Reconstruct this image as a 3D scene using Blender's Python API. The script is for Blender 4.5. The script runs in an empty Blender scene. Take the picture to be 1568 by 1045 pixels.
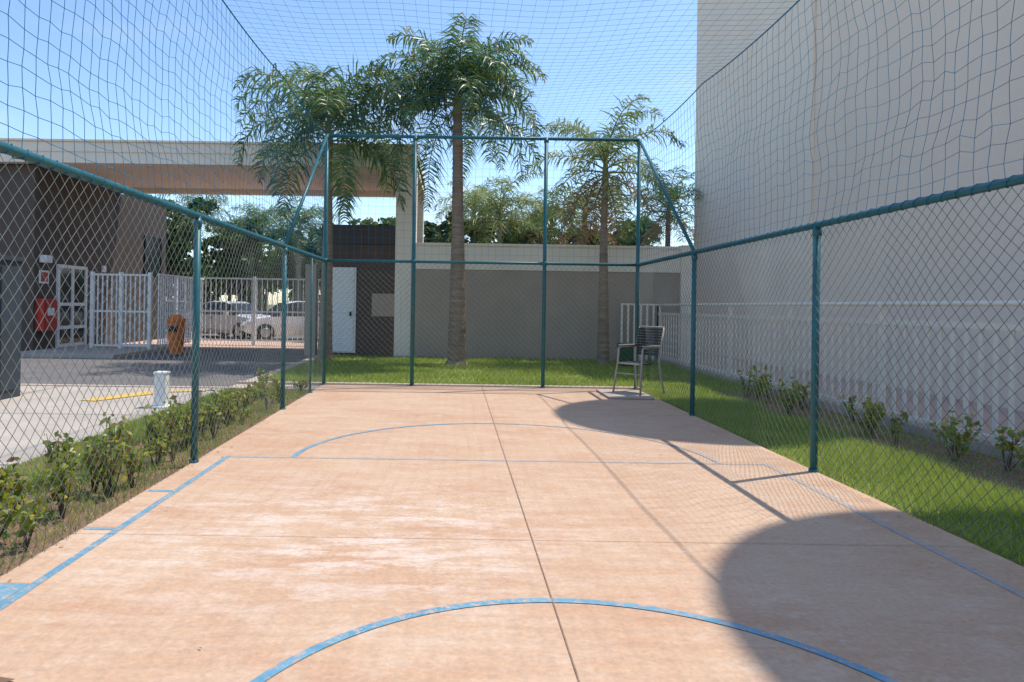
import bpy, math, random
import numpy as np
from mathutils import Vector, Matrix, noise
random.seed(7); rng=np.random.default_rng(5)
scene=bpy.context.scene

# ---------------------------------------------------------------- helpers
class MB:
    def __init__(s): s.v=[];s.f=[];s.m=[]
    def box(s,x0,x1,y0,y1,z0,z1,mat=0,M=None):
        b=len(s.v)
        pts=[(x0,y0,z0),(x1,y0,z0),(x1,y1,z0),(x0,y1,z0),(x0,y0,z1),(x1,y0,z1),(x1,y1,z1),(x0,y1,z1)]
        if M is not None: pts=[tuple(M@Vector(p)) for p in pts]
        s.v+=pts
        for q in [(0,3,2,1),(4,5,6,7),(0,1,5,4),(1,2,6,5),(2,3,7,6),(3,0,4,7)]:
            s.f.append(tuple(b+i for i in q)); s.m.append(mat)
    def poly(s,pts,mat=0):
        b=len(s.v); s.v+=[tuple(p) for p in pts]; s.f.append(tuple(range(b,b+len(pts)))); s.m.append(mat)
    def path(s,pts,rs,n=8,mat=0,caps=True):
        pts=[Vector(p) for p in pts]
        if not hasattr(rs,'__len__'): rs=[rs]*len(pts)
        b=len(s.v); k=len(pts)
        up=None
        for i,p in enumerate(pts):
            d=(pts[min(i+1,k-1)]-pts[max(i-1,0)]).normalized()
            if up is None:
                up=Vector((0,0,1)) if abs(d.z)<0.9 else Vector((1,0,0))
            a=d.cross(up).normalized(); c=a.cross(d).normalized()
            for j in range(n):
                t=2*math.pi*j/n
                s.v.append(tuple(p+a*(rs[i]*math.cos(t))+c*(rs[i]*math.sin(t))))
        for i in range(k-1):
            for j in range(n):
                j2=(j+1)%n
                s.f.append((b+i*n+j,b+i*n+j2,b+(i+1)*n+j2,b+(i+1)*n+j)); s.m.append(mat)
        if caps:
            s.f.append(tuple(b+j for j in range(n))[::-1]); s.m.append(mat)
            s.f.append(tuple(b+(k-1)*n+j for j in range(n))); s.m.append(mat)
    def obj(s,name,mats,smooth=False,bevel=0,parent=None):
        me=bpy.data.meshes.new(name); me.from_pydata(s.v,[],s.f)
        for m in mats: me.materials.append(m)
        me.polygons.foreach_set('material_index',s.m)
        if smooth: me.polygons.foreach_set('use_smooth',[True]*len(s.f))
        me.update()
        o=bpy.data.objects.new(name,me); scene.collection.objects.link(o)
        if bevel:
            md=o.modifiers.new('bevel','BEVEL'); md.width=bevel; md.segments=2; md.limit_method='ANGLE'
        if parent: o.parent=parent
        return o

def np_mesh(name,V,F,mats,mi=None,parent=None,smooth=False):
    V=np.asarray(V,dtype=np.float32); F=np.asarray(F,dtype=np.int32); k=F.shape[1]
    me=bpy.data.meshes.new(name)
    me.vertices.add(len(V)); me.vertices.foreach_set('co',V.ravel())
    me.loops.add(F.size); me.loops.foreach_set('vertex_index',F.ravel())
    me.polygons.add(len(F)); me.polygons.foreach_set('loop_start',np.arange(0,F.size,k,dtype=np.int32))
    me.polygons.foreach_set('loop_total',np.full(len(F),k,dtype=np.int32))
    for m in mats: me.materials.append(m)
    if mi is not None: me.polygons.foreach_set('material_index',np.asarray(mi,dtype=np.int32))
    me.update(calc_edges=True); me.validate()
    o=bpy.data.objects.new(name,me); scene.collection.objects.link(o)
    if parent: o.parent=parent
    return o

def seg_tubes(P0,P1,r):
    P0=np.asarray(P0);P1=np.asarray(P1); n=len(P0)
    d=P1-P0; d/=np.linalg.norm(d,axis=1,keepdims=True)+1e-9
    up=np.tile(np.array([0.31,0.52,0.79]),(n,1))
    a=np.cross(d,up); a/=np.linalg.norm(a,axis=1,keepdims=True)+1e-9
    c=np.cross(d,a)
    V=np.zeros((n,6,3))
    for j in range(3):
        t=2*math.pi*j/3
        o=(a*math.cos(t)+c*math.sin(t))*r
        V[:,j]=P0+o; V[:,3+j]=P1+o
    base=(np.arange(n)*6)[:,None]
    F=np.concatenate([base+np.array([[0,1,4,3]]),base+np.array([[1,2,5,4]]),base+np.array([[2,0,3,5]])],0)
    return V.reshape(-1,3),F

def empty(name,loc=(0,0,0)):
    e=bpy.data.objects.new(name,None); e.location=loc; scene.collection.objects.link(e); e.empty_display_size=.2
    return e

# ---------------------------------------------------------------- materials
def nt(name):
    m=bpy.data.materials.new(name); m.use_nodes=True
    t=m.node_tree; return m,t,t.nodes,t.links,t.nodes['Principled BSDF']
def surf(name,c1,c2=None,scale=3,rough=.8,bump=.0,bscale=60,metal=0,detail=4,stretch=(1,1,1),lo=.3,hi=.7):
    m,t,N,L,P=nt(name)
    P.inputs['Roughness'].default_value=rough; P.inputs['Metallic'].default_value=metal
    P.inputs['Specular IOR Level'].default_value=.3
    tc=N.new('ShaderNodeTexCoord'); mp=N.new('ShaderNodeMapping'); mp.inputs['Scale'].default_value=stretch
    L.new(tc.outputs['Object'],mp.inputs[0])
    if c2 is None: c2=tuple(x*.82 for x in c1)
    n=N.new('ShaderNodeTexNoise'); n.inputs['Scale'].default_value=scale; n.inputs['Detail'].default_value=detail; n.inputs['Roughness'].default_value=.65
    L.new(mp.outputs[0],n.inputs['Vector'])
    r=N.new('ShaderNodeValToRGB'); r.color_ramp.elements[0].position=lo; r.color_ramp.elements[1].position=hi
    r.color_ramp.elements[0].color=(*c1,1); r.color_ramp.elements[1].color=(*c2,1)
    L.new(n.outputs['Fac'],r.inputs[0]); L.new(r.outputs[0],P.inputs['Base Color'])
    if bump:
        n2=N.new('ShaderNodeTexNoise'); n2.inputs['Scale'].default_value=bscale; n2.inputs['Detail'].default_value=3
        L.new(tc.outputs['Object'],n2.inputs['Vector'])
        b=N.new('ShaderNodeBump'); b.inputs['Strength'].default_value=bump; b.inputs['Distance'].default_value=.01
        L.new(n2.outputs['Fac'],b.inputs['Height']); L.new(b.outputs[0],P.inputs['Normal'])
    return m
def leafmat(name,cols,trans=.35,rough=.5):
    m,t,N,L,P=nt(name)
    g=N.new('ShaderNodeNewGeometry')
    r=N.new('ShaderNodeValToRGB')
    e=r.color_ramp.elements
    while len(e)<len(cols): e.new(.5)
    for i,c in enumerate(cols):
        e[i].position=i/(len(cols)-1); e[i].color=(*c,1)
    L.new(g.outputs['Random Per Island'],r.inputs[0])
    L.new(r.outputs[0],P.inputs['Base Color']); P.inputs['Roughness'].default_value=rough
    tr=N.new('ShaderNodeBsdfTranslucent'); L.new(r.outputs[0],tr.inputs['Color'])
    mx=N.new('ShaderNodeMixShader'); mx.inputs[0].default_value=trans
    L.new(P.outputs[0],mx.inputs[1]); L.new(tr.outputs[0],mx.inputs[2])
    L.new(mx.outputs[0],N['Material Output'].inputs['Surface'])
    return m

M_teal=surf('teal_paint',(.018,.10,.12),(.028,.14,.165),scale=8,rough=.4)
M_net=surf('net_cord',(.012,.13,.25),(.02,.18,.30),scale=2,rough=.7)
M_wire=surf('coated_wire',(.19,.23,.21),(.06,.10,.095),scale=1.2,rough=.45)
M_cream=surf('cream_paint',(.84,.74,.62),(.77,.68,.57),scale=1.2,rough=.85,bump=.15)
M_bldg=surf('beige_render',(.93,.79,.66),(.88,.745,.615),scale=.5,rough=.9,bump=.35,bscale=35,stretch=(1,1,.35))
M_bldg2=surf('beige_render_pink',(.92,.755,.62),(.87,.705,.575),scale=.5,rough=.9,bump=.35,bscale=35,stretch=(1,1,.35))
M_gray=surf('taupe_paint',(.42,.335,.27),(.37,.295,.24),scale=1.5,rough=.9,bump=.3)
M_brown=surf('dark_brown_paint',(.115,.083,.070),(.095,.070,.059),scale=1.5,rough=.8,bump=.2)
M_brown_shade=surf('dark_brown_painted_shade',(.065,.048,.041),(.054,.040,.034),scale=1.5,rough=.8,bump=.2)  # darker copy of the wall brown, shade put into its colour
M_soffit=surf('soffit',(.90,.74,.60),(.86,.70,.56),scale=1,rough=.8)
M_white=surf('white_paint',(.82,.81,.79),(.74,.74,.72),scale=4,rough=.5)
M_rail=surf('railing_paint',(.84,.76,.67),(.76,.69,.61),scale=4,rough=.5)
M_glass=surf('dark_glass',(.02,.025,.03),(.03,.035,.04),rough=.08)
M_black=surf('black_rubber',(.02,.02,.02),rough=.6)
M_metal=surf('alu',(.5,.5,.5),rough=.35,metal=.7)
M_conc=surf('concrete',(.50,.43,.36),(.38,.335,.285),scale=1.6,rough=.9,bump=.3)
M_pink=surf('pink_paving',(.62,.42,.32),(.52,.36,.28),scale=1.5,rough=.9,bump=.3)
M_curb=surf('curb_concrete',(.58,.46,.38),(.40,.33,.27),scale=5,rough=.9,bump=.3)
M_asph=surf('asphalt',(.19,.17,.16),(.145,.135,.13),scale=1.2,rough=.9,bump=.5,bscale=120)
M_ground=surf('ground_soil',(.20,.17,.12),(.10,.13,.05),scale=.6,rough=1)
M_soil=surf('bed_soil',(.32,.185,.12),(.16,.11,.06),scale=7,rough=1,bump=.9,bscale=25)
M_turf=surf('turf_soil',(.16,.22,.045),(.29,.27,.09),scale=2.2,rough=1,bump=.8,bscale=50)
M_orange=surf('orange_plastic',(.68,.17,.03),(.58,.14,.025),scale=3,rough=.5)
M_red=surf('red_paint',(.5,.03,.025),(.4,.025,.02),scale=3,rough=.4)
M_cab=surf('bluegray_metal',(.05,.062,.08),(.04,.05,.065),scale=2,rough=.5)
M_yellow=surf('yellow_paint',(.75,.46,.05),(.52,.38,.16),scale=9,rough=.8)
M_silver=surf('silver_car_paint',(.60,.61,.62),(.55,.56,.57),scale=1,rough=.25,metal=.1)
M_whitecar=surf('white_car_paint',(.76,.77,.78),(.74,.74,.74),scale=1,rough=.25)
M_lamp=surf('headlamp',(.7,.7,.72),rough=.1)
M_tail=surf('taillamp',(.4,.02,.02),rough=.2)
M_trunk=surf('palm_trunk',(.36,.26,.19),(.18,.135,.10),scale=3,rough=.95,bump=.8,bscale=30,stretch=(1,1,6))
M_bark=surf('bark',(.13,.10,.07),(.08,.06,.045),scale=5,rough=1)
M_shaft=surf('palm_crownshaft',(.20,.24,.08),(.28,.22,.11),scale=4,rough=.6,stretch=(1,1,.3))
M_palm=leafmat('palm_leaflets',[(.055,.12,.04),(.10,.19,.05),(.22,.31,.07),(.07,.14,.045),(.16,.24,.06)],.45,.33)
M_palmY=leafmat('palm_leaflets_yellow',[(.14,.21,.05),(.22,.30,.07),(.32,.35,.12),(.17,.24,.06)],.45,.5)
M_dead=leafmat('palm_dead_leaflets',[(.34,.20,.09),(.42,.26,.12),(.24,.15,.07)],.3,.8)
M_tree=leafmat('tree_leaves',[(.045,.085,.02),(.085,.14,.035),(.15,.21,.05),(.05,.10,.03)],.35,.5)
M_shrub=leafmat('shrub_leaves',[(.14,.22,.03),(.26,.36,.04),(.55,.46,.05),(.16,.25,.04),(.34,.40,.06),(.30,.16,.06)],.4,.4)
M_grass=leafmat('grass_blades',[(.22,.33,.04),(.33,.44,.065),(.45,.51,.10),(.27,.38,.05),(.52,.48,.19)],.4,.5)
M_sling=surf('sling_fabric',(.05,.05,.053),(.035,.035,.038),scale=20,rough=.8)
M_tan=surf('chair_tube',(.42,.37,.32),(.34,.30,.27),scale=8,rough=.45)

def court_nodes(N,L):
    tc=N.new('ShaderNodeTexCoord')
    def nz(scale,st=(1,1,1),detail=5,rough=.65,loc=(0,0,0)):
        mp=N.new('ShaderNodeMapping'); mp.inputs['Scale'].default_value=st; mp.inputs['Location'].default_value=loc; L.new(tc.outputs['Object'],mp.inputs[0])
        n=N.new('ShaderNodeTexNoise'); n.inputs['Scale'].default_value=scale; n.inputs['Detail'].default_value=detail; n.inputs['Roughness'].default_value=rough
        L.new(mp.outputs[0],n.inputs['Vector']); return n.outputs['Fac']
    def ramp(f,a,b,ca=(0,0,0,1),cb=(1,1,1,1)):
        r=N.new('ShaderNodeValToRGB'); r.color_ramp.elements[0].position=a; r.color_ramp.elements[1].position=b
        r.color_ramp.elements[0].color=ca; r.color_ramp.elements[1].color=cb; L.new(f,r.inputs[0]); return r.outputs[0]
    def mix(f,a,b,mode='MIX'):
        m=N.new('ShaderNodeMix'); m.data_type='RGBA'; m.blend_type=mode
        for s,v in ((0,f),(6,a),(7,b)):
            if isinstance(v,(tuple,float,int)): m.inputs[s].default_value=v
            else: L.new(v,m.inputs[s])
        return m.outputs[2]
    base=ramp(nz(.7,(1,1.0,1)),.32,.68,(.54,.335,.215,1),(.61,.42,.28,1))
    base=mix(ramp(nz(1.6,(.5,1.2,1)),.48,.72),base,(.52,.295,.18,1))
    # bleached, worn patch of paint on the middle of the court
    w1=ramp(nz(4.2,(.5,1.4,1),8,.8),.47,.60)
    mp=N.new('ShaderNodeMapping'); mp.inputs['Location'].default_value=(.35,-3.9*.75,0); mp.inputs['Scale'].default_value=(.55,.75,0); L.new(tc.outputs['Object'],mp.inputs[0])
    ln=N.new('ShaderNodeVectorMath'); ln.operation='LENGTH'; L.new(mp.outputs[0],ln.inputs[0])
    w3=ramp(ln.outputs['Value'],.15,1.15,(1,1,1,1),(.12,.12,.12,1))
    w2=ramp(nz(.55,(1,1,1),2),.36,.62,(.45,.45,.45,1),(1,1,1,1))
    wm=mix(1.0,mix(1.0,w1,w2,'MULTIPLY'),w3,'MULTIPLY')
    base=mix(wm,base,(.80,.70,.62,1))
    # scuffed pigment
    base=mix(mix(1.0,ramp(nz(6.5,(.8,1.3,1),6,.75,(4,7,1)),.50,.68),(.6,.6,.6,1),'MULTIPLY'),base,(.66,.50,.38,1))
    base=mix(.55,base,ramp(nz(38,(1,1,1),4),.2,.8,(.60,.60,.60,1),(1.2,1.2,1.2,1)),'MULTIPLY')
    base=mix(ramp(nz(9,(1,1,1),3),.70,.78),base,(.40,.25,.17,1))
    return tc,nz,ramp,mix,base
M_court,t,N,L,P=nt('court_paint')
tc,nz,ramp,mix,base=court_nodes(N,L)
L.new(base,P.inputs['Base Color']); P.inputs['Roughness'].default_value=.75; P.inputs['Specular IOR Level'].default_value=.3
b=N.new('ShaderNodeBump'); b.inputs['Strength'].default_value=.25; b.inputs['Distance'].default_value=.006
L.new(nz(60,detail=3),b.inputs['Height']); L.new(b.outputs[0],P.inputs['Normal'])
def linemat(name,lo,hi):
    m,t,N,L,P=nt(name)
    tc,nz,ramp,mix,base=court_nodes(N,L)
    blue=ramp(nz(6),.3,.7,(.08,.25,.38,1),(.17,.36,.47,1))
    L.new(mix(ramp(nz(22,detail=6,rough=.85),lo,hi),base,blue),P.inputs['Base Color']); P.inputs['Roughness'].default_value=.7
    return m
M_line=linemat('blue_line_paint',.38,.50)
M_linef=linemat('blue_line_faded',.36,.72)
M_joint=surf('joint_dark',(.20,.13,.095),(.40,.25,.18),scale=20,rough=1)
M_jointf=surf('joint_faint',(.47,.30,.20),(.57,.38,.26),scale=10,rough=1)

# ---------------------------------------------------------------- constants
XL,XR,YB,YF=-2.13,2.97,11.15,-7.0
H1,H2=2.03,4.07

# ---------------------------------------------------------------- ground sheets
def sheet(name,x0,x1,y0,y1,z,mat,z0=None):
    mb=MB()
    if z0 is None: mb.poly([(x0,y0,z),(x1,y0,z),(x1,y1,z),(x0,y1,z)])
    else: mb.box(x0,x1,y0,y1,z0,z)
    return mb.obj(name,[mat],bevel=(.01 if z0 is not None else 0))
sheet('ground',-400,400,-200,600,-.10,M_ground)
sheet('asphalt_road',-60,-3.45,10.75,60,-.092,M_asph)
sheet('entrance_paving',-40,-2.5,20.9,26.2,-.086,M_pink)
sheet('concrete_pavement',-14,-3.55,-8,10.62,-.02,M_conc,-.11)
sheet('entrance_pavement',-11,-8.3,16.6,20.88,-.0,M_conc,-.11)
sheet('planting_bed_ground',-3.54,-2.16,-8,10.62,-.035,M_soil,-.11)
sheet('lawn_ground',-3.35,5.1,11.28,17.4,-.03,M_turf,-.11)
sheet('verge_ground',3.02,4.15,-8,11.27,-.03,M_turf,-.11)
sheet('shrub_bed_ground',4.155,5.12,-8,11.27,-.035,M_soil,-.11)
sheet('side_walkway',5.34,7.85,-8,22,-.02,M_pink,-.11)
cb=MB(); cb.box(-3.55,XR+.1,11.17,11.27,-.1,.03); cb.box(-3.55,-3.36,11.28,17.4,-.1,.0); cb.box(-14,-3.56,10.63,10.74,-.1,-.005)
cb.box(-3.55,-2.14,10.63,11.16,-.1,-.01)
cb.obj('kerb',[M_curb],bevel=.012)
sheet('court_floor',-2.15,3.0,-8,11.16,0,M_court,-.11)
# expansion joints of the concrete pavement
jp=MB()
for x in (-6.1,-8.6): jp.poly([(x,-8,-.016),(x+.015,-8,-.016),(x+.015,10.6,-.016),(x,10.6,-.016)])
for y in (3,5.5,8): jp.poly([(-14,y,-.0145),(-3.57,y,-.0145),(-3.57,y+.015,-.0145),(-14,y+.015,-.0145)])
jp.obj('pavement_joints',[M_asph])

# court lines
ln=MB()
def strip(x0,x1,y0,y1,mat=0,z=.002): ln.poly([(x0,y0,z),(x1,y0,z),(x1,y1,z),(x0,y1,z)],mat)
def arc(cx,cy,r,a0,a1,w=.05,mat=0,z=.0035,n=96):
    for i in range(n):
        p=[]
        for (rr,k) in ((r-w/2,i),(r+w/2,i),(r+w/2,i+1),(r-w/2,i+1)):
            a=a0+(a1-a0)*k/n; p.append((cx+rr*math.cos(a),cy+rr*math.sin(a),z))
        ln.poly(p,mat)
strip(-1.95,-1.905,-6,5.87,0)
strip(2.66,2.71,-6,5.87,1)
strip(-1.90,2.655,5.825,5.87,1)
arc(.46,5.85,1.83,0,math.pi*.45,.045,1); arc(.46,5.85,1.83,math.pi*.45,math.pi,.045,0)
arc(.47,1.79,1.28,0,2*math.pi,.045,0)
strip(-2.14,-1.955,2.5,3.17,0); strip(-2.12,-1.955,3.93,3.97,0); strip(-2.12,-1.955,4.74,4.78,0)
strip(.454,.460,-8,11.1,2,.0045)
for y,mt in ((3.86,3),(-.5,3),(10.5,3)): strip(-2.14,2.99,y,y+.005,mt,.0055)
ln.obj('court_markings',[M_line,M_linef,M_joint,M_jointf])
yl=MB(); yl.poly([(-5.0,9.1,-.012),(-4.75,9.05,-.012),(-4.2,10.05,-.012),(-4.5,10.2,-.012)])
yl.poly([(-4.5,10.2,-.0105),(-4.2,10.05,-.0105),(-3.7,10.2,-.0105),(-3.75,10.32,-.0105)])
yl.obj('yellow_marking',[M_yellow])
# fallen dry leaves on the court
V=[];F=[]
for i in range(44):
    if random.random()<.85: x=random.choice([random.uniform(-2.12,-1.95),random.uniform(2.75,2.97)]); y=random.uniform(1.8,11)
    else: x=random.uniform(-2,2.9); y=random.uniform(1.8,11)
    a=random.uniform(0,6.28); s=random.uniform(.008,.02); c_,s_=math.cos(a)*s,math.sin(a)*s; k=len(V)
    V+=[(x-c_,y-s_,.007),(x+s_*.4,y-c_*.4,.008),(x+c_,y+s_,.007),(x-s_*.4,y+c_*.4,.010)]; F.append((k,k+1,k+2,k+3))
V+=[(-1.62,2.32,.007),(-1.56,2.30,.008),(-1.50,2.36,.007),(-1.57,2.37,.010)]; k=len(V)-4; F.append((k,k+1,k+2,k+3))
np_mesh('fallen_leaves',V,F,[surf('dry_leaf',(.22,.14,.09),(.15,.09,.06),rough=.9)])

# ---------------------------------------------------------------- fence frames
def bracket(mb,p,r=.036):
    mb.path([(p[0],p[1],p[2]-.03),(p[0],p[1],p[2]+.03)],r,10)
fr=MB()
def post(x,y,h,r=.029):
    fr.path([(x,y,-.05),(x,y,h)],r,12)
    fr.path([(x,y,-.02),(x,y,.02)],.038,12)
sideY=[-6.0,-3.0,-.1,2.75,5.62,8.5]
for y in sideY:
    post(XL,y,H1); post(XR,y,H1)
post(XL,10.1,H1,.018)
for x in (XL,-.69,1.45,XR): post(x,YB,H2+.02,.031)
for x in (XL,XR):
    fr.path([(x,YF,H1),(x,YB,H1)],.027,12)
    fr.path([(x,8.5,H1),(x,YB,H2)],.023,10)
    for y in sideY: bracket(fr,(x,y,H1-.06))
fr.path([(XL,YB,H2),(XR,YB,H2)],.027,12)
fr.path([(XL,YB,H1),(XR,YB,H1)],.023,12)
for x in (XL,-.69,1.45,XR): bracket(fr,(x,YB,H1),.04); bracket(fr,(x,YB,H2-.04),.04)
fence=empty('court_fence')
fr.obj('fence_frame',[M_teal],smooth=True,parent=fence)
# lacing cord wrapped round the rails
P0=[];P1=[]
def lace(a,b,n):
    a=np.array(a);b=np.array(b); prev=None
    d=(b-a)/np.linalg.norm(b-a); s=np.cross(d,[0,0,1.]); s/=np.linalg.norm(s)
    for i in range(n*6):
        t=i/(n*6); ph=i*math.pi/3
        q=a+(b-a)*t+(s*math.cos(ph)+np.array([0,0,1.])*math.sin(ph))*.031
        if prev is not None: P0.append(prev);P1.append(q)
        prev=q
lace((XL,0,H1),(XL,YB,H1),90); lace((XR,0,H1),(XR,YB,H1),90)
lace((XL,YB,H2),(XR,YB,H2),42)
V,F=seg_tubes(P0,P1,.003); np_mesh('lacing_cord',V,F,[M_net],parent=fence)

# chain link
def chain(name,o,u,L,H,p=.095):
    o=np.array(o,float);u=np.array(u,float); nrm=np.array([u[1],-u[0],0.])
    P0=[];P1=[]
    st=.095
    def pt(a,z):
        w=.010*math.sin(a*3.1+z*2)+.018*noise.noise(Vector((a*1.3,z*1.7,o[0])))*1.5
        du=.022*noise.noise(Vector((a*2.1+9,z*2.3,o[1]))); dz=.022*noise.noise(Vector((a*1.9,z*2.1+5,3+o[0])))
        if z<.02 or z>H-.02: w*=.1;dz=0
        q=o+u*(a+du)+nrm*w; return (q[0],q[1],z+dz)
    for sgn in (1,-1):
        k=-int(H/p)-1 if sgn==1 else 0
        kmax=int(L/p) if sgn==1 else int((L+H)/p)+1
        for i in range(k,kmax):
            a0=i*p; prev=None
            nseg=int(H/st)+1
            for j in range(nseg+1):
                z=min(.02+j*st*.999,H-.01); a=a0+sgn*z
                if a<0 or a>L: prev=None; continue
                q=pt(a,z)
                if prev is not None: P0.append(prev);P1.append(q)
                prev=q
    V,F=seg_tubes(P0,P1,.0019)
    np_mesh(name,V,F,[M_wire],parent=fence)
chain('chain_link_left',(XL+.012,YF,0),(0,1,0),YB-YF,H1)
chain('chain_link_right',(XR-.012,YF,0),(0,1,0),YB-YF,H1)
chain('chain_link_back',(XL,YB-.012,0),(1,0,0),XR-XL,H1)

# nets
def net(name,fn,nu,nv,r=.0019):
    G=np.zeros((nu+1,nv+1,3))
    for i in range(nu+1):
        for j in range(nv+1): G[i,j]=fn(i,j)
    P0=np.concatenate([G[:-1].reshape(-1,3),G[:,:-1].reshape(-1,3)]); P1=np.concatenate([G[1:].reshape(-1,3),G[:,1:].reshape(-1,3)])
    V,F=seg_tubes(P0,P1,r); np_mesh(name,V,F,[M_net],parent=netE)
netE=empty('court_safety_net')
c=.115
def cable_z(y):
    s=((y-2.5)%2.9)/2.9
    return H2-.05*4*s*(1-s)
def side(x,sg):
    nv=17
    def fn(i,j):
        y=YF+i*c; t=j/nv
        z=H1+(cable_z(y)-H1)*t
        env=math.sin(math.pi*t)
        y2=y+env*(.05*math.sin(y*1.9+t*3)+.12*noise.noise(Vector((y*.8,t*2.5,x))))+.035*noise.noise(Vector((y*4,t*9,x)))
        x2=x+sg*env*(.04+.10*noise.noise(Vector((y*.5,t*1.8,x+4))))
        z2=z-env*.05+(.035*noise.noise(Vector((y*2,t*5,x+8)))+.04*noise.noise(Vector((y*7,t*6,x+2))))*min(1,env*2)
        return (x2,y2,z2)
    return fn
nu=int((YB-YF)/c)
net('net_left',side(XL,-1),nu,17,.0021); net('net_right',side(XR,1),nu,17,.0019)
nb=int((XR-XL)/c)
def topf(i,j):
    y=YF+i*c; t=j/nb; x=XL+(XR-XL)*t
    env=math.sin(math.pi*t)*min(1,(YB-y)/1.5)
    return (x+.05*noise.noise(Vector((x*.9,y*.7,2)))*env,y+.10*env*noise.noise(Vector((x,y*.8,7))),cable_z(y)-.10*env+.07*env*noise.noise(Vector((x*.7,y*.7,1))))
net('net_top',topf,nu,nb,.0012)
def backf(i,j):
    t=j/16; x=XL+(XR-XL)*i/nb
    env=math.sin(math.pi*t)
    return (x+.03*env*noise.noise(Vector((x*2,t*4,1))),YB+.05*env*noise.noise(Vector((x,t*2,5))),H1+(H2-H1)*t+.02*env*noise.noise(Vector((x*3,t*4,8))))
net('net_back',backf,nb,16,.0014)
cb=MB()
for x in (XL,XR):
    cb.path([(x,YF+i*.3,cable_z(YF+i*.3)) for i in range(61) if YF+i*.3<=YB],.007,6)
cb.obj('net_cable',[M_net],parent=netE)

# ---------------------------------------------------------------- grass
def in_poly_blades(n,x0,x1,y0,y1,hmin,hmax,w,z=-.03,dens=None):
    x=rng.uniform(x0,x1,n);y=rng.uniform(y0,y1,n)
    pat=np.sin(x*2.3+np.sin(y*1.7)*2)*np.sin(y*1.9+x*.7)
    keep=rng.uniform(0,1,n)<.72+.35*pat; x=x[keep];y=y[keep];pat=pat[keep];n=len(x)
    h=rng.uniform(hmin,hmax,n)*(1+.35*pat); a=rng.uniform(0,2*math.pi,n); l=rng.uniform(.1,1.1,n)*h; b=rng.uniform(0,2*math.pi,n)
    V=np.zeros((n,3,3))
    V[:,0]=np.stack([x-np.cos(a)*w,y-np.sin(a)*w,np.full(n,z)],1)
    V[:,1]=np.stack([x+np.cos(a)*w,y+np.sin(a)*w,np.full(n,z)],1)
    V[:,2]=np.stack([x+np.cos(b)*l,y+np.sin(b)*l,z+h],1)
    return V.reshape(-1,3)
def grass(name,parts):
    V=np.concatenate([in_poly_blades(*p) for p in parts]); F=np.arange(len(V)).reshape(-1,3)
    np_mesh(name,V,F,[M_grass])
grass('lawn_grass',[(80000,-3.3,5.05,11.3,17.35,.03,.09,.008)])
grass('verge_grass',[(60000,3.04,4.2,2.6,11.2,.03,.10,.004),(10000,3.04,4.15,-6,2.6,.05,.1,.006),(3500,4.2,5.1,3,11.2,.03,.1,.004)])
grass('bed_grass',[(24000,-3.52,-3.0,3,10.5,.03,.08,.004),(9000,-3.0,-2.2,3,10.5,.02,.08,.004),(4000,-3.5,-2.2,-6,3,.04,.08,.006)])

# ---------------------------------------------------------------- leaves helper
def leaf_quads(C,size,flat=.0,elong=1.6):
    n=len(C); C=np.asarray(C)
    d=rng.normal(size=(n,3)); d[:,2]*=.7; d/=np.linalg.norm(d,axis=1,keepdims=True)
    e=rng.normal(size=(n,3)); e-=(e*d).sum(1,keepdims=True)*d; e/=np.linalg.norm(e,axis=1,keepdims=True)
    s=(size*rng.uniform(.6,1.3,n))[:,None]
    V=np.stack([C-d*s*elong*.5,C+e*s*.5,C+d*s*elong*.5,C-e*s*.5],1).reshape(-1,3)
    return V,np.arange(4*n).reshape(-1,4)

def shrub_row(name,places,leaf=.035,nl=80):
    mb=MB(); C=[]
    for (x,y,h,w) in places:
        for s in range(random.randint(4,7)):
            a=random.uniform(0,6.28); r=random.uniform(.2,1)*w
            tip=Vector((x+r*math.cos(a),y+r*math.sin(a),h*random.uniform(.6,1.15)))
            b=Vector((x+.15*r*math.cos(a),y+.15*r*math.sin(a),-.04))
            mid=(b+tip)/2+Vector((random.uniform(-.03,.03),random.uniform(-.03,.03),.02))
            mb.path([b,mid,tip],[.005,.004,.002],4)
            for k in range(int(nl/6)):
                t=random.uniform(.3,1.05)**.8
                p=b.lerp(mid,t*2) if t<.5 else mid.lerp(tip,t*2-1)
                C.append((p.x+random.gauss(0,.022),p.y+random.gauss(0,.022),max(p.z+random.gauss(0,.02),0)))
    o=mb.obj(name,[M_bark])
    V,F=leaf_quads(np.array(C),leaf,elong=1.8)
    np_mesh('leaves',V,F,[M_shrub],parent=o)
pl=[]
y=2.4
while y<10.4:
    k=1 if y<7 else .75
    pl.append((random.uniform(-2.85,-2.35),y,random.uniform(.18,.46)*k,random.uniform(.06,.17)))
    if random.random()<.55: pl.append((random.uniform(-2.9,-2.3),y+.1,random.uniform(.12,.34)*k,.12))
    y+=random.uniform(.14,.30) if y>5 else random.uniform(.10,.2)
shrub_row('shrub_hedge',pl,nl=84)
pl=[]; y=3.0
while y<11:
    pl.append((random.uniform(4.3,4.9),y,random.uniform(.18,.40),random.uniform(.12,.24)))
    y+=random.uniform(.2,.5)
shrub_row('shrub_border',pl,.038,84)

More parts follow.
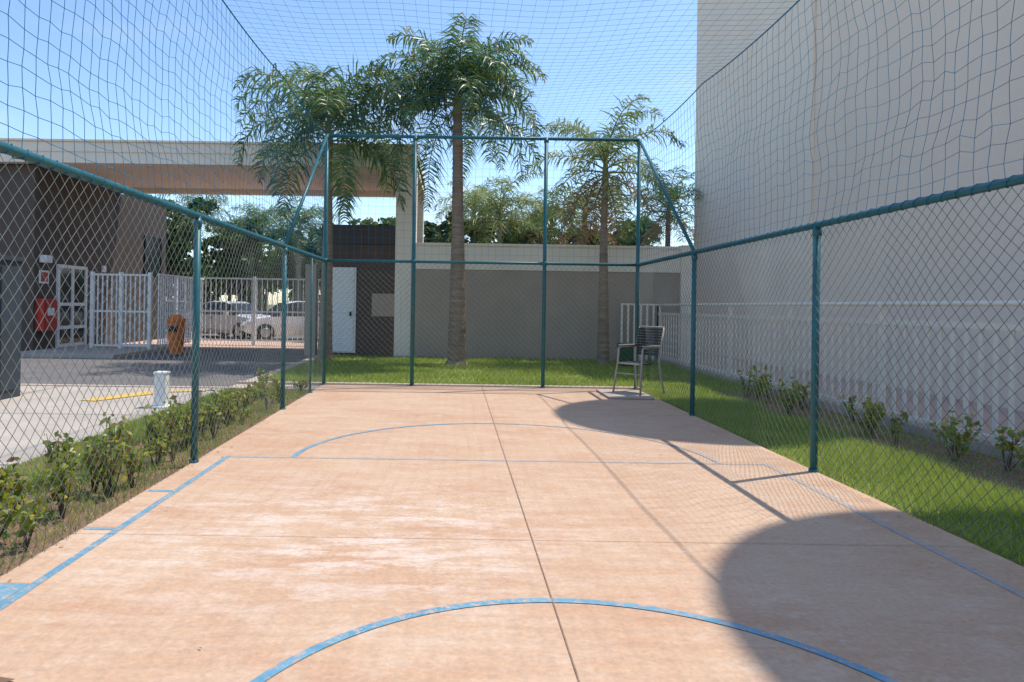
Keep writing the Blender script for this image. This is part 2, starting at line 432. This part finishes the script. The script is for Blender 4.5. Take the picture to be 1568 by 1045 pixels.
# ---------------------------------------------------------------- palms
def palm(name,x,y,hz,r0,r1,nf,L,seed,mat=M_palm,dead=0,lean=(0,0),nl=46,spread=(85,-10),bend=(95,150),ll=.56,lw=.017):
    R=random.Random(seed); mb=MB()
    pts=[];rs=[]; n=int(hz/.11)
    for i in range(n+1):
        t=i/n; z=t*hz
        wob=.04*math.sin(t*3+seed)
        for k in (0,1):
            if k and i==n: break
            pts.append((x+lean[0]*t*t+wob*t,y+lean[1]*t*t,z-.08+(.07 if k else 0)))
            rr=r0*(1-t)**1.5*.55+r1+(r0-r1)*.45*(1-t)
            rs.append(rr*(1.06 if k==0 else .985)*R.uniform(.98,1.02))
    rs[0]*=1.35; rs[1]*=1.25; rs[2]*=1.12
    mb.path(pts,rs,12,0)
    top=Vector(pts[-1])
    mb.path([top,top+Vector((0,0,.35)),top+Vector((0,0,.75))],[r1*1.15,r1*.95,r1*.35],10,1)
    o=mb.obj(name,[M_trunk,M_shaft],smooth=True)
    V=[];F=[];MI=[]; rm=MB()
    hub=top+Vector((0,0,.55))
    for f in range(nf+dead):
        isd=f>=nf
        az=f*2.39996+R.uniform(-.25,.25)
        q=(f+.5)/nf if not isd else 1
        e0=math.radians(spread[0]+(spread[1]-spread[0])*q**1.0+R.uniform(-8,8)) if not isd else math.radians(R.uniform(-45,-20))
        Lf=L*R.uniform(.82,1.1)*(1-.12*(1-q)) if not isd else L*.7
        bd=math.radians(R.uniform(*bend))*(1-.25*q) if not isd else math.radians(40)
        ns=16; p=hub-Vector((0,0,.35*q)); P=[p.copy()];T=[]
        saz=R.uniform(-.35,.35)
        for s in range(ns):
            t=(s+.5)/ns
            e=max(e0-bd*t**1.35,-1.45); a=az+saz*t
            d=Vector((math.cos(a)*math.cos(e),math.sin(a)*math.cos(e),math.sin(e)))
            T.append(d); p=p+d*(Lf/ns); P.append(p.copy())
        rm.path(P,[.022*(1-.85*i/ns) for i in range(ns+1)],4,1 if isd else 0,caps=False)
        for k in range(nl):
            t=.10+.9*(k+R.random())/nl
            fi=min(t*ns,ns-.001); i=int(fi); pp=P[i].lerp(P[i+1],fi-i); d=T[i]
            side=d.cross(Vector((0,0,1)))
            if side.length<.05: side=Vector((math.sin(az),-math.cos(az),0))
            side.normalize(); upv=side.cross(d).normalized()
            for sg in (1,-1):
                th=R.uniform(-.65,.95)
                l=ll*(L/2.3)*(math.sin(math.pi*min(1,.18+t*.80))**.6)*R.uniform(.75,1.15)
                dr=(side*sg*math.cos(th)+upv*math.sin(th)+d*R.uniform(.35,.75)).normalized()
                m=pp+dr*l*.45; dr2=(dr+Vector((0,0,-R.uniform(.5,1.4)))).normalized(); tip=m+dr2*l*.55
                w=(d*.8+upv*R.uniform(-.5,.5)).normalized()*lw*(L/2.3)
                b=len(V)
                V+=[pp-w*.5,pp+w*.5,m+w,m-w,tip+w*.15,tip-w*.15]
                F+=[(b,b+1,b+2,b+3),(b+3,b+2,b+4,b+5)]; mi=1 if isd or (R.random()<.03) else 0; MI+=[mi,mi]
    np_mesh('fronds',[tuple(v) for v in V],F,[mat,M_dead],MI,parent=o)
    rm.obj('frond_stems',[M_shaft,M_dead],parent=o)
    return o
palm('palm_tree',-3.0,15.8,4.95,.13,.085,24,2.85,1,lean=(.05,0),nl=58)
palm('palm_tree',.05,15.6,5.75,.16,.10,36,2.65,2,lean=(-.02,0),nl=60)
palm('palm_tree',3.55,16.3,4.35,.11,.075,16,2.35,3,dead=4,mat=M_palmY,nl=46)
palm('palm_tree',4.1,22,4.0,.11,.08,18,2.0,4,dead=5,nl=36)
palm('palm_tree',7.1,23,4.4,.12,.08,20,2.2,5,dead=4,nl=36)
palm('palm_tree',3.1,24.5,4.2,.11,.08,18,1.9,6,dead=4,mat=M_palmY,nl=36)
palm('palm_tree',1.5,23,4.0,.11,.08,18,2.4,8,mat=M_palmY,nl=40)
palm('palm_tree',.6,25,4.4,.11,.08,18,2.2,12,mat=M_palmY,nl=36)
palm('palm_tree',-14.4,38,5.6,.15,.1,24,3.0,9,nl=36)
palm('palm_tree',-11.2,39,5.2,.15,.1,24,3.0,10,nl=36)
palm('palm_tree',-8.3,36,4.9,.15,.1,24,3.0,11,nl=36)

# ---------------------------------------------------------------- leafy trees
def cloud(center,rad,n):
    d=rng.normal(size=(n,3)); d/=np.linalg.norm(d,axis=1,keepdims=True)
    r=rng.uniform(.45,1.0,n)**.6
    return np.array(center)+d*r[:,None]*np.array(rad)
def leafy(name,x,y,h,w,seed,lobes=9,nper=260,leaf=.16,mat=M_tree):
    R=random.Random(seed); mb=MB(); C=[]
    th=h*.35
    mb.path([(x,y,-.1),(x+R.uniform(-.1,.1),y,th)],[.05*h*.5,.03*h*.5],8)
    for i in range(lobes):
        a=R.uniform(0,6.28); rr=w*R.uniform(.15,.75); z=h*R.uniform(.42,.88)
        cx,cy=x+rr*math.cos(a),y+rr*math.sin(a)
        mb.path([(x,y,th*.9),((x+cx)/2,(y+cy)/2,(th+z)/2+.1),(cx,cy,z)],[.07,.05,.02],5)
        s=w*R.uniform(.25,.45)
        for j in range(5):
            c=(cx+R.uniform(-s,s)*.8,cy+R.uniform(-s,s)*.8,z+R.uniform(-s,s)*.6)
            C.append(cloud(c,(s*.55,s*.55,s*.42),nper//5))
    o=mb.obj(name,[M_bark],smooth=True)
    V,F=leaf_quads(np.concatenate(C),leaf); np_mesh('crown',V,F,[mat],parent=o)
for i,(x,y,h,w) in enumerate([(.2,25,5.0,1.8),(1.7,26,5.4,2.0),(3.4,27,5.4,1.9),(-.5,29,5.2,1.6),(6.8,27,5.0,1.9),(5.2,26,4.6,1.6),(-3.6,27,5.3,1.6)]):
    leafy('leafy_tree',x,y,h,w,20+i,lobes=12,nper=340)
# distant tree mass
mb=MB(); C=[]
for i in range(46):
    x=-34+i*1.75+random.uniform(-.6,.6); y=random.uniform(50,62); h=random.uniform(4.5,7.2)
    mb.path([(x,y,-.1),(x+.2,y,h*.6)],[.18,.1],6)
    for j in range(9):
        s=random.uniform(.7,1.3)
        C.append(cloud((x+random.uniform(-1.6,1.6),y+random.uniform(-1.5,1.5),h*random.uniform(.25,.92)),(s,s,s*.8),130))
o=mb.obj('distant_trees',[M_bark])
V,F=leaf_quads(np.concatenate(C),.3); np_mesh('foliage',V,F,[M_tree],parent=o)
# nearer trees beyond gate
for i,(x,y,h,w) in enumerate([(-15.5,37,7.4,2.3),(-13.2,40,6.6,2.1),(-11.4,36,5.8,1.9),(-8.6,39,6.2,2.0),(-6.6,37,5.6,1.8),(-17.8,38,7.6,2.2)]):
    leafy('leafy_tree',x,y,h,w,40+i,lobes=12,nper=340,leaf=.2)

# ---------------------------------------------------------------- right building
b=empty('apartment_building')
mb=MB()
mb.box(7.8,19,15.05,22.4,-.1,12.2,0); mb.box(7.86,19,-7,15.04,-.1,8.45,1)
mb.box(7.74,19.05,15.0,22.45,12.2,12.4,2); mb.box(7.8,19.05,-7.05,14.99,8.45,8.6,2)
mb.obj('walls',[M_bldg,M_bldg2,M_cream],parent=b)
def tank(cx,cy,r,z):
    mb=MB()
    mb.path([(cx,cy,8.6),(cx,cy,z-1.0),(cx,cy,z-.45),(cx,cy,z-.30),(cx,cy,z),(cx,cy,z+.2)],[.28,.28,.5,r*.97,r,r*.5],48)
    mb.path([(cx,cy,8.6),(cx,cy,8.75)],[.7,.6],20)
    mb.obj('rooftop_water_tank',[M_cream],smooth=False)
tank(8.14,5.0,1.98,12.0); tank(8.0,10.75,1.72,12.0)

# railing on right
rl=MB(); X=5.2
rl.box(X-.06,X+.12,-6,17.6,-.1,.06,1)
y=-6
while y<17.5:
    rl.box(X,X+.02,y,y+.05,.06,1.17,0); y+=.19
rl.box(X-.012,X+.04,-6,17.6,1.17,1.23,0); 
rl.path([(X+.01,-6,1.42),(X+.01,17.6,1.42)],.028,10)
rl.box(X-.01,X+.035,-6,17.6,.10,.14,0)
for i in range(11):
    yy=-5.5+i*2.3; rl.box(X-.02,X+.045,yy,yy+.05,.0,1.42,0)
rl.path([(4.2,17.3,1.42),(X,17.3,1.42)],.025,8)
for i in range(7): rl.box(4.2+i*.16,4.25+i*.16,17.28,17.3,0,1.4,0)
rl.obj('metal_railing',[M_rail,M_curb])

# back wall
mb=MB()
mb.box(-1.03,5.75,17.5,17.7,-.1,2.25,0); mb.box(-1.03,5.75,17.47,17.73,2.25,2.86,1); mb.box(-1.03,5.75,17.43,17.77,2.86,2.92,1)
mb.box(5.75,6.1,17.4,17.75,-.1,2.95,1)
for i in range(3): mb.box(.8+i*1.9,.808+i*1.9,17.494,17.5,0,2.24,0)
mb.obj('boundary_wall',[M_gray,M_cream],bevel=.008)

# ---------------------------------------------------------------- entrance canopy
cn=empty('entrance_canopy'); mb=MB()
mb.box(-24,-1.04,17.5,17.75,4.84,5.38,0); mb.box(-24,-1.04,22.2,22.4,4.84,5.3,0)
mb.box(-24,-1.04,17.75,22.2,5.0,5.2,1)
mb.box(-24,-1.0,17.44,17.8,5.38,5.44,0)
mb.box(-24,-1.02,17.47,17.5,5.12,5.15,0)
mb.box(-1.24,-1.04,17.75,22.2,4.84,5.38,0)
mb.obj('roof',[M_cream,M_soffit],bevel=.01,parent=cn)
mb=MB()
mb.box(-1.56,-1.04,17.52,18.1,-.1,4.84,0); mb.box(-1.40,-1.14,17.47,17.52,-.05,4.83,0); mb.box(-1.3,-1.06,21.7,22.3,-.1,4.84,0)
mb.obj('pillar',[M_cream],bevel=.012,parent=cn)

# guard house
gh=empty('guard_house'); mb=MB()
mb.box(-3.62,-1.58,18.6,21.5,-.1,2.95,0); mb.box(-3.66,-1.58,18.55,21.55,2.95,3.48,1)
mb.obj('walls',[M_brown,surf('charcoal_paint',(.07,.063,.064),rough=.6)],bevel=.01,parent=gh)
mb=MB()
mb.box(-3.42,-2.70,18.55,18.6,0,2.32,0); mb.box(-3.36,-2.76,18.52,18.56,.03,2.26,1)
mb.box(-2.86,-2.81,18.47,18.52,1.0,1.12,2)
for i in range(14): mb.box(-3.3,-2.82,18.512,18.52,.25+i*.14,.27+i*.14,0)
mb.obj('door',[M_white,M_white,M_black],bevel=.004,parent=gh)
mb=MB(); mb.box(-2.27,-1.64,18.57,18.6,1.0,1.62,0); mb.box(-2.23,-1.68,18.56,18.572,1.04,1.58,1); mb.obj('panel',[M_gray,M_gray],parent=gh)
mb=MB(); mb.box(-4.1,-3.8,18.6,18.9,-.1,2.4); mb.obj('gate_pillar',[M_gray],bevel=.01)

# left building
lb=empty('service_building'); mb=MB()
mb.box(-24,-11,17.8,22.0,-.1,4.83,0); mb.box(-24,-11.002,22.0,25.9,-.1,4.83,1)  # sunlit end past the canopy takes the brown with shade painted in
mb.obj('walls',[M_brown,M_brown_shade],parent=lb)
mb=MB()
def frame(y0,y1,z0,z1,nv,nh,x=-11):
    mb.box(x,x+.02,y0,y1,z0,z1,1)
    for k in range(nv+1):
        yy=y0+(y1-y0)*k/nv; mb.box(x,x+.06,yy-.05,yy+.05,z0,z1,0)
    for zz in nh: mb.box(x,x+.052,y0,y1,zz-.045,zz+.045,0)
frame(18.85,20.25,0,2.3,2,(.05,.55,1.2,2.26))
mb.obj('door',[M_white,M_glass],parent=lb)
mb=MB(); frame(24.1,25.4,2.25,3.65,1,()); mb.obj('window',[M_black,M_glass],parent=lb)
mb=MB(); mb.box(-11,-10.95,21.2,21.4,2.2,2.4); mb.obj('wall_lamp',[M_white],parent=lb)
mb=MB(); mb.box(-11,-10.78,17.9,18.5,.5,1.35,0); mb.box(-10.78,-10.77,17.96,18.44,.56,1.29,1); mb.box(-10.77,-10.765,18.05,18.35,.9,1.1,2)
mb.obj('fire_hose_cabinet',[M_red,M_red,M_white],bevel=.01)
mb=MB(); mb.box(-10.99,-10.96,18.0,18.4,1.75,2.1,0); mb.box(-10.96,-10.955,18.05,18.35,1.8,2.05,1); mb.obj('fire_sign',[M_white,M_red])
mb=MB(); mb.box(-10.99,-10.8,18.0,18.3,2.3,2.5,0); mb.obj('wall_siren',[M_white],bevel=.02)

# gates
def bargate(name,x0,x1,y,z1,sp=.12,w=.028,frames=()):
    mb=MB()
    x=x0
    while x<x1: mb.box(x,x+w,y,y+w,.05,z1-.04); x+=sp
    for zz in (.05,z1-.06,1.0): mb.box(x0,x1,y-.01,y+w+.01,zz,zz+.05)
    for xx in frames: mb.box(xx,xx+.09,y-.03,y+.06,-.1,z1+.04)
    return mb.obj(name,[M_white])
bargate('pedestrian_gate',-10.1,-8.5,19.0,2.08,.13,.032,(-10.15,-9.35,-8.55))
bargate('vehicle_gate',-9.3,-4.1,22.6,2.15,.17,.022,(-9.3,-6.7,-4.2))
mb=MB()
yv=19.1
while yv<22.5: mb.box(-8.32,-8.29,yv,yv+.03,.05,2.05); yv+=.15
mb.box(-8.33,-8.28,19.1,22.5,2.05,2.1); mb.box(-8.33,-8.28,19.1,22.5,.05,.1); mb.obj('entrance_fence',[M_white])

# orange bin
mb=MB(); bx,by=-7.3,17.9
mb.path([(bx,by,-.05),(bx,by,.06),(bx,by,.75),(bx,by,.8)],[.17,.18,.23,.24],12,0)
mb.path([(bx,by,.8),(bx,by,.86),(bx,by,.98)],[.25,.24,.10],12,0)
mb.box(bx-.12,bx+.12,by-.245,by-.2,.55,.68,1)
mb.obj('orange_litter_bin',[M_orange,M_black],bevel=.01)
# cabinet
mb=MB(); dx=-.17
mb.box(-6.95+dx,-5.83+dx,8.9,9.45,-.02,1.84,0); mb.box(-6.98+dx,-5.80+dx,8.87,9.48,1.84,1.9,0)
mb.box(-6.9+dx,-5.88+dx,8.885,8.9,.1,1.78,0)
mb.box(-6.22+dx,-5.92+dx,8.872,8.885,1.4,1.58,1); mb.box(-6.2+dx,-5.94+dx,8.868,8.872,1.5,1.56,2); mb.box(-6.15+dx,-5.95+dx,8.872,8.885,1.2,1.3,2)
mb.box(-5.83+dx,-5.81+dx,9.0,9.35,.1,1.75,0); mb.obj('electrical_cabinet',[M_cab,M_red,M_white],bevel=.008)
# bollard
mb=MB(); mb.box(-3.78,-3.64,8.6,8.74,-.02,.40,0); mb.box(-3.79,-3.63,8.59,8.75,.40,.43,0); mb.box(-3.84,-3.58,8.54,8.80,-.02,.0,0); mb.obj('white_bollard',[M_white],bevel=.008)
# street lamp
mb=MB(); mb.path([(-5.5,32,-.1),(-5.5,32,5.6),(-5.3,32,6.2),(-4.9,32,6.4)],[.06,.05,.04,.035],8); mb.box(-4.95,-4.5,31.9,32.1,6.36,6.44); mb.obj('street_lamp',[M_metal])

# ---------------------------------------------------------------- cars
def car(name,x,y,ang,paint,hatch=False):
    e=MB()
    if hatch: st=[(-1.85,.62,.35,.60,.62,.80,0),(-1.80,.72,.28,.85,1.0,.80,0),(-1.55,.80,.24,.92,1.42,.60,1),(-.9,.83,.2,.92,1.50,.60,1),(0,.84,.2,.92,1.50,.60,1),(.45,.84,.2,.92,1.42,.62,1),(1.05,.83,.2,.90,.95,.74,2),(1.55,.80,.22,.82,.86,.72,0),(1.86,.70,.28,.62,.66,.62,0),(1.95,.60,.35,.55,.56,.55,0)]
    else: st=[(-2.1,.66,.35,.72,.74,.62,0),(-2.02,.76,.26,.88,.95,.72,0),(-1.5,.82,.22,.92,1.0,.74,0),(-1.0,.84,.2,.93,1.36,.60,1),(-.5,.85,.2,.93,1.46,.58,1),(.2,.85,.2,.93,1.45,.58,1),(.5,.85,.2,.93,1.38,.60,1),(1.05,.84,.2,.91,.96,.74,2),(1.7,.80,.22,.82,.86,.72,0),(2.05,.72,.28,.62,.66,.62,0),(2.15,.60,.35,.52,.54,.55,0)]
    V=[]
    for (sx,w,zb,zbelt,zt,wt,k) in st:
        V+=[(sx,-w*.85,zb),(sx,-w,zb+.18),(sx,-w,(zb+zbelt)/2+.05),(sx,-w*.97,zbelt),(sx,-wt,zt-.03),(sx,-wt*.85,zt),(sx,wt*.85,zt),(sx,wt,zt-.03),(sx,w*.97,zbelt),(sx,w,(zb+zbelt)/2+.05),(sx,w,zb+.18),(sx,w*.85,zb)]
    n=12; 
    for i in range(len(st)-1):
        for j in range(n):
            j2=(j+1)%n; f=(i*n+j,i*n+j2,(i+1)*n+j2,(i+1)*n+j)
            m=0
            if j in (3,7) and (st[i][6]==1 and st[i+1][6] in (1,2) or (st[i+1][6]==1)): m=1
            if j in (4,5,6) and ((st[i][6]==1 and st[i+1][6]==2) or (st[i][6]==0 and st[i+1][6]==1)): m=1
            e.f.append(f); e.m.append(m)
    e.v=V
    e.f.append(tuple(range(n))[::-1]); e.m.append(0); b=(len(st)-1)*n; e.f.append(tuple(range(b,b+n))); e.m.append(0)
    for wx in (1.25,-1.25):
        for sy in (-1,1):
            e.path([(wx,sy*.66,.31),(wx,sy*.87,.31)],[.33,.33],20,2)
            e.path([(wx,sy*.85,.31),(wx,sy*.885,.31)],[.2,.17],12,3)
    fx=st[-1][0]; rx=st[0][0]
    for sy in (-1,1):
        e.box(fx-.28,fx-.06,sy*.60-.12,sy*.60+.12,.58,.72,4)
        e.box(rx-.02,rx+.14,sy*.62-.12,sy*.62+.12,.62,.84,5)
        e.box(.55,.72,sy*.92-.07,sy*.92+.07,.92,1.04,0)
    e.box(fx-.04,fx+.02,-.26,.26,.38,.5,3); e.box(fx-.06,fx+.01,-.5,.5,.24,.34,2)
    for sy in (-1,1):
        e.box(-.28,-.22,sy*.845-.012,sy*.845+.012,.35,.9,2)
    o=e.obj(name,[paint,M_glass,M_black,M_metal,M_lamp,M_tail],bevel=.02)
    o.location=(x,y,-.09); o.rotation_euler=(0,0,ang)
    return o
car('parked_car',-8.95,27.4,math.radians(-28),M_silver)
car('parked_car',-6.3,26.6,math.radians(208),M_whitecar,True)
car('parked_car',-12.6,31,math.radians(15),M_silver)

# ---------------------------------------------------------------- chair
ch=empty('metal_armchair',(2.80,10.4,.035)); 
mb=MB(); r=.015; w=.22; d=.21; hs=.45; ha=.70
for sx in (-1,1):
    mb.path([(sx*(w+.03),-d-.06,0),(sx*w,-d,hs),(sx*w,-d+.02,ha-.03),(sx*w,-d+.06,ha),(sx*w,d,ha)],r,8)
    mb.path([(sx*(w+.03),d+.10,0),(sx*w,d,hs),(sx*w,d+.03,ha),(sx*w,d+.12,1.0)],r,8)
    mb.box(sx*w-.02,sx*w+.02,-d+.03,d,ha+.012,ha+.03)
mb.path([(-w,d+.12,1.0),(w,d+.12,1.0)],r,8)
for yy,zz in ((-d-.02,.3),(-d,hs),(d,hs)): mb.path([(-w,yy,zz),(w,yy,zz)],r*.8,6)
mb.obj('tube_frame',[M_tan],smooth=True,parent=ch)
mb=MB(); 
for i in range(9):
    yy=-d+i*.047; mb.box(-w,w,yy,yy+.038,hs-.005,hs+.012)
mb.obj('seat',[M_sling],parent=ch)
mb=MB()
for i in range(10): 
    z=hs+.12+i*.042; o=.028+(max(0,z-ha)*.27) ; mb.box(-w,w,d+o-.01,d+o+.004,z,z+.036)
mb.obj('backrest',[M_sling],parent=ch); ch.rotation_euler=(0,0,math.radians(-52))
mb=MB(); mb.box(2.25,2.92,9.9,10.8,.004,.035); mb.obj('concrete_pad',[M_curb],bevel=.008)

# green bin behind the fence
mb=MB(); mb.box(3.75,4.05,15.4,15.7,-.03,.45,0); mb.box(3.73,4.07,15.38,15.72,.45,.52,0); mb.obj('green_bin',[surf('green_plastic',(.03,.09,.04),rough=.5)],bevel=.02)

# ---------------------------------------------------------------- light, world, camera
sd=Vector((.42,.2,1)).normalized()
elev=math.asin(sd.z); az=math.atan2(sd.x,sd.y)
sun=bpy.data.lights.new('sun','SUN'); sun.energy=4.6; sun.angle=math.radians(.53); sun.color=(1,.95,.86)
so=bpy.data.objects.new('sun',sun); scene.collection.objects.link(so); so.rotation_euler=sd.to_track_quat('Z','Y').to_euler(); so.location=(10,5,30)
w=bpy.data.worlds.new('World'); scene.world=w; w.use_nodes=True
N=w.node_tree.nodes;L=w.node_tree.links; bg=N['Background']
sk=N.new('ShaderNodeTexSky'); sk.sky_type='NISHITA'; sk.sun_disc=False; sk.sun_elevation=elev; sk.sun_rotation=az; sk.air_density=1.0; sk.dust_density=.5; sk.ozone_density=2.5
hs_=N.new('ShaderNodeHueSaturation'); hs_.inputs['Saturation'].default_value=1.06; hs_.inputs['Value'].default_value=1.62; L.new(sk.outputs[0],hs_.inputs['Color'])
tc=N.new('ShaderNodeTexCoord'); mp=N.new('ShaderNodeMapping'); mp.inputs['Scale'].default_value=(1,1,3.5); L.new(tc.outputs['Generated'],mp.inputs[0])
nn=N.new('ShaderNodeTexNoise'); nn.inputs['Scale'].default_value=3.2; nn.inputs['Detail'].default_value=6; nn.inputs['Roughness'].default_value=.6; L.new(mp.outputs[0],nn.inputs['Vector'])
rr=N.new('ShaderNodeValToRGB'); rr.color_ramp.elements[0].position=.54; rr.color_ramp.elements[1].position=.78; L.new(nn.outputs['Fac'],rr.inputs[0])
sx=N.new('ShaderNodeSeparateXYZ'); L.new(tc.outputs['Generated'],sx.inputs[0])
mr=N.new('ShaderNodeMapRange'); mr.inputs[1].default_value=.02; mr.inputs[2].default_value=.42; mr.inputs[3].default_value=.75; mr.inputs[4].default_value=.10; L.new(sx.outputs['Z'],mr.inputs[0])
mm=N.new('ShaderNodeMath'); mm.operation='MULTIPLY'; L.new(rr.outputs[0],mm.inputs[0]); L.new(mr.outputs[0],mm.inputs[1])
mx=N.new('ShaderNodeMix'); mx.data_type='RGBA'; L.new(mm.outputs[0],mx.inputs[0]); L.new(hs_.outputs[0],mx.inputs[6]); mx.inputs[7].default_value=(6.2,6.3,6.5,1)
L.new(mx.outputs[2],bg.inputs[0]); bg.inputs[1].default_value=.15
cam=bpy.data.cameras.new('camera'); co=bpy.data.objects.new('camera',cam); scene.collection.objects.link(co)
cam.sensor_width=36; cam.lens=24; cam.shift_x=.0555; cam.shift_y=-.0344; cam.clip_end=2000; cam.clip_start=.05
co.location=(0,0,1.32); co.rotation_euler=(math.radians(90),-.015,0)
scene.camera=co
scene.view_settings.view_transform='Standard'; scene.view_settings.look='None'; scene.view_settings.exposure=0
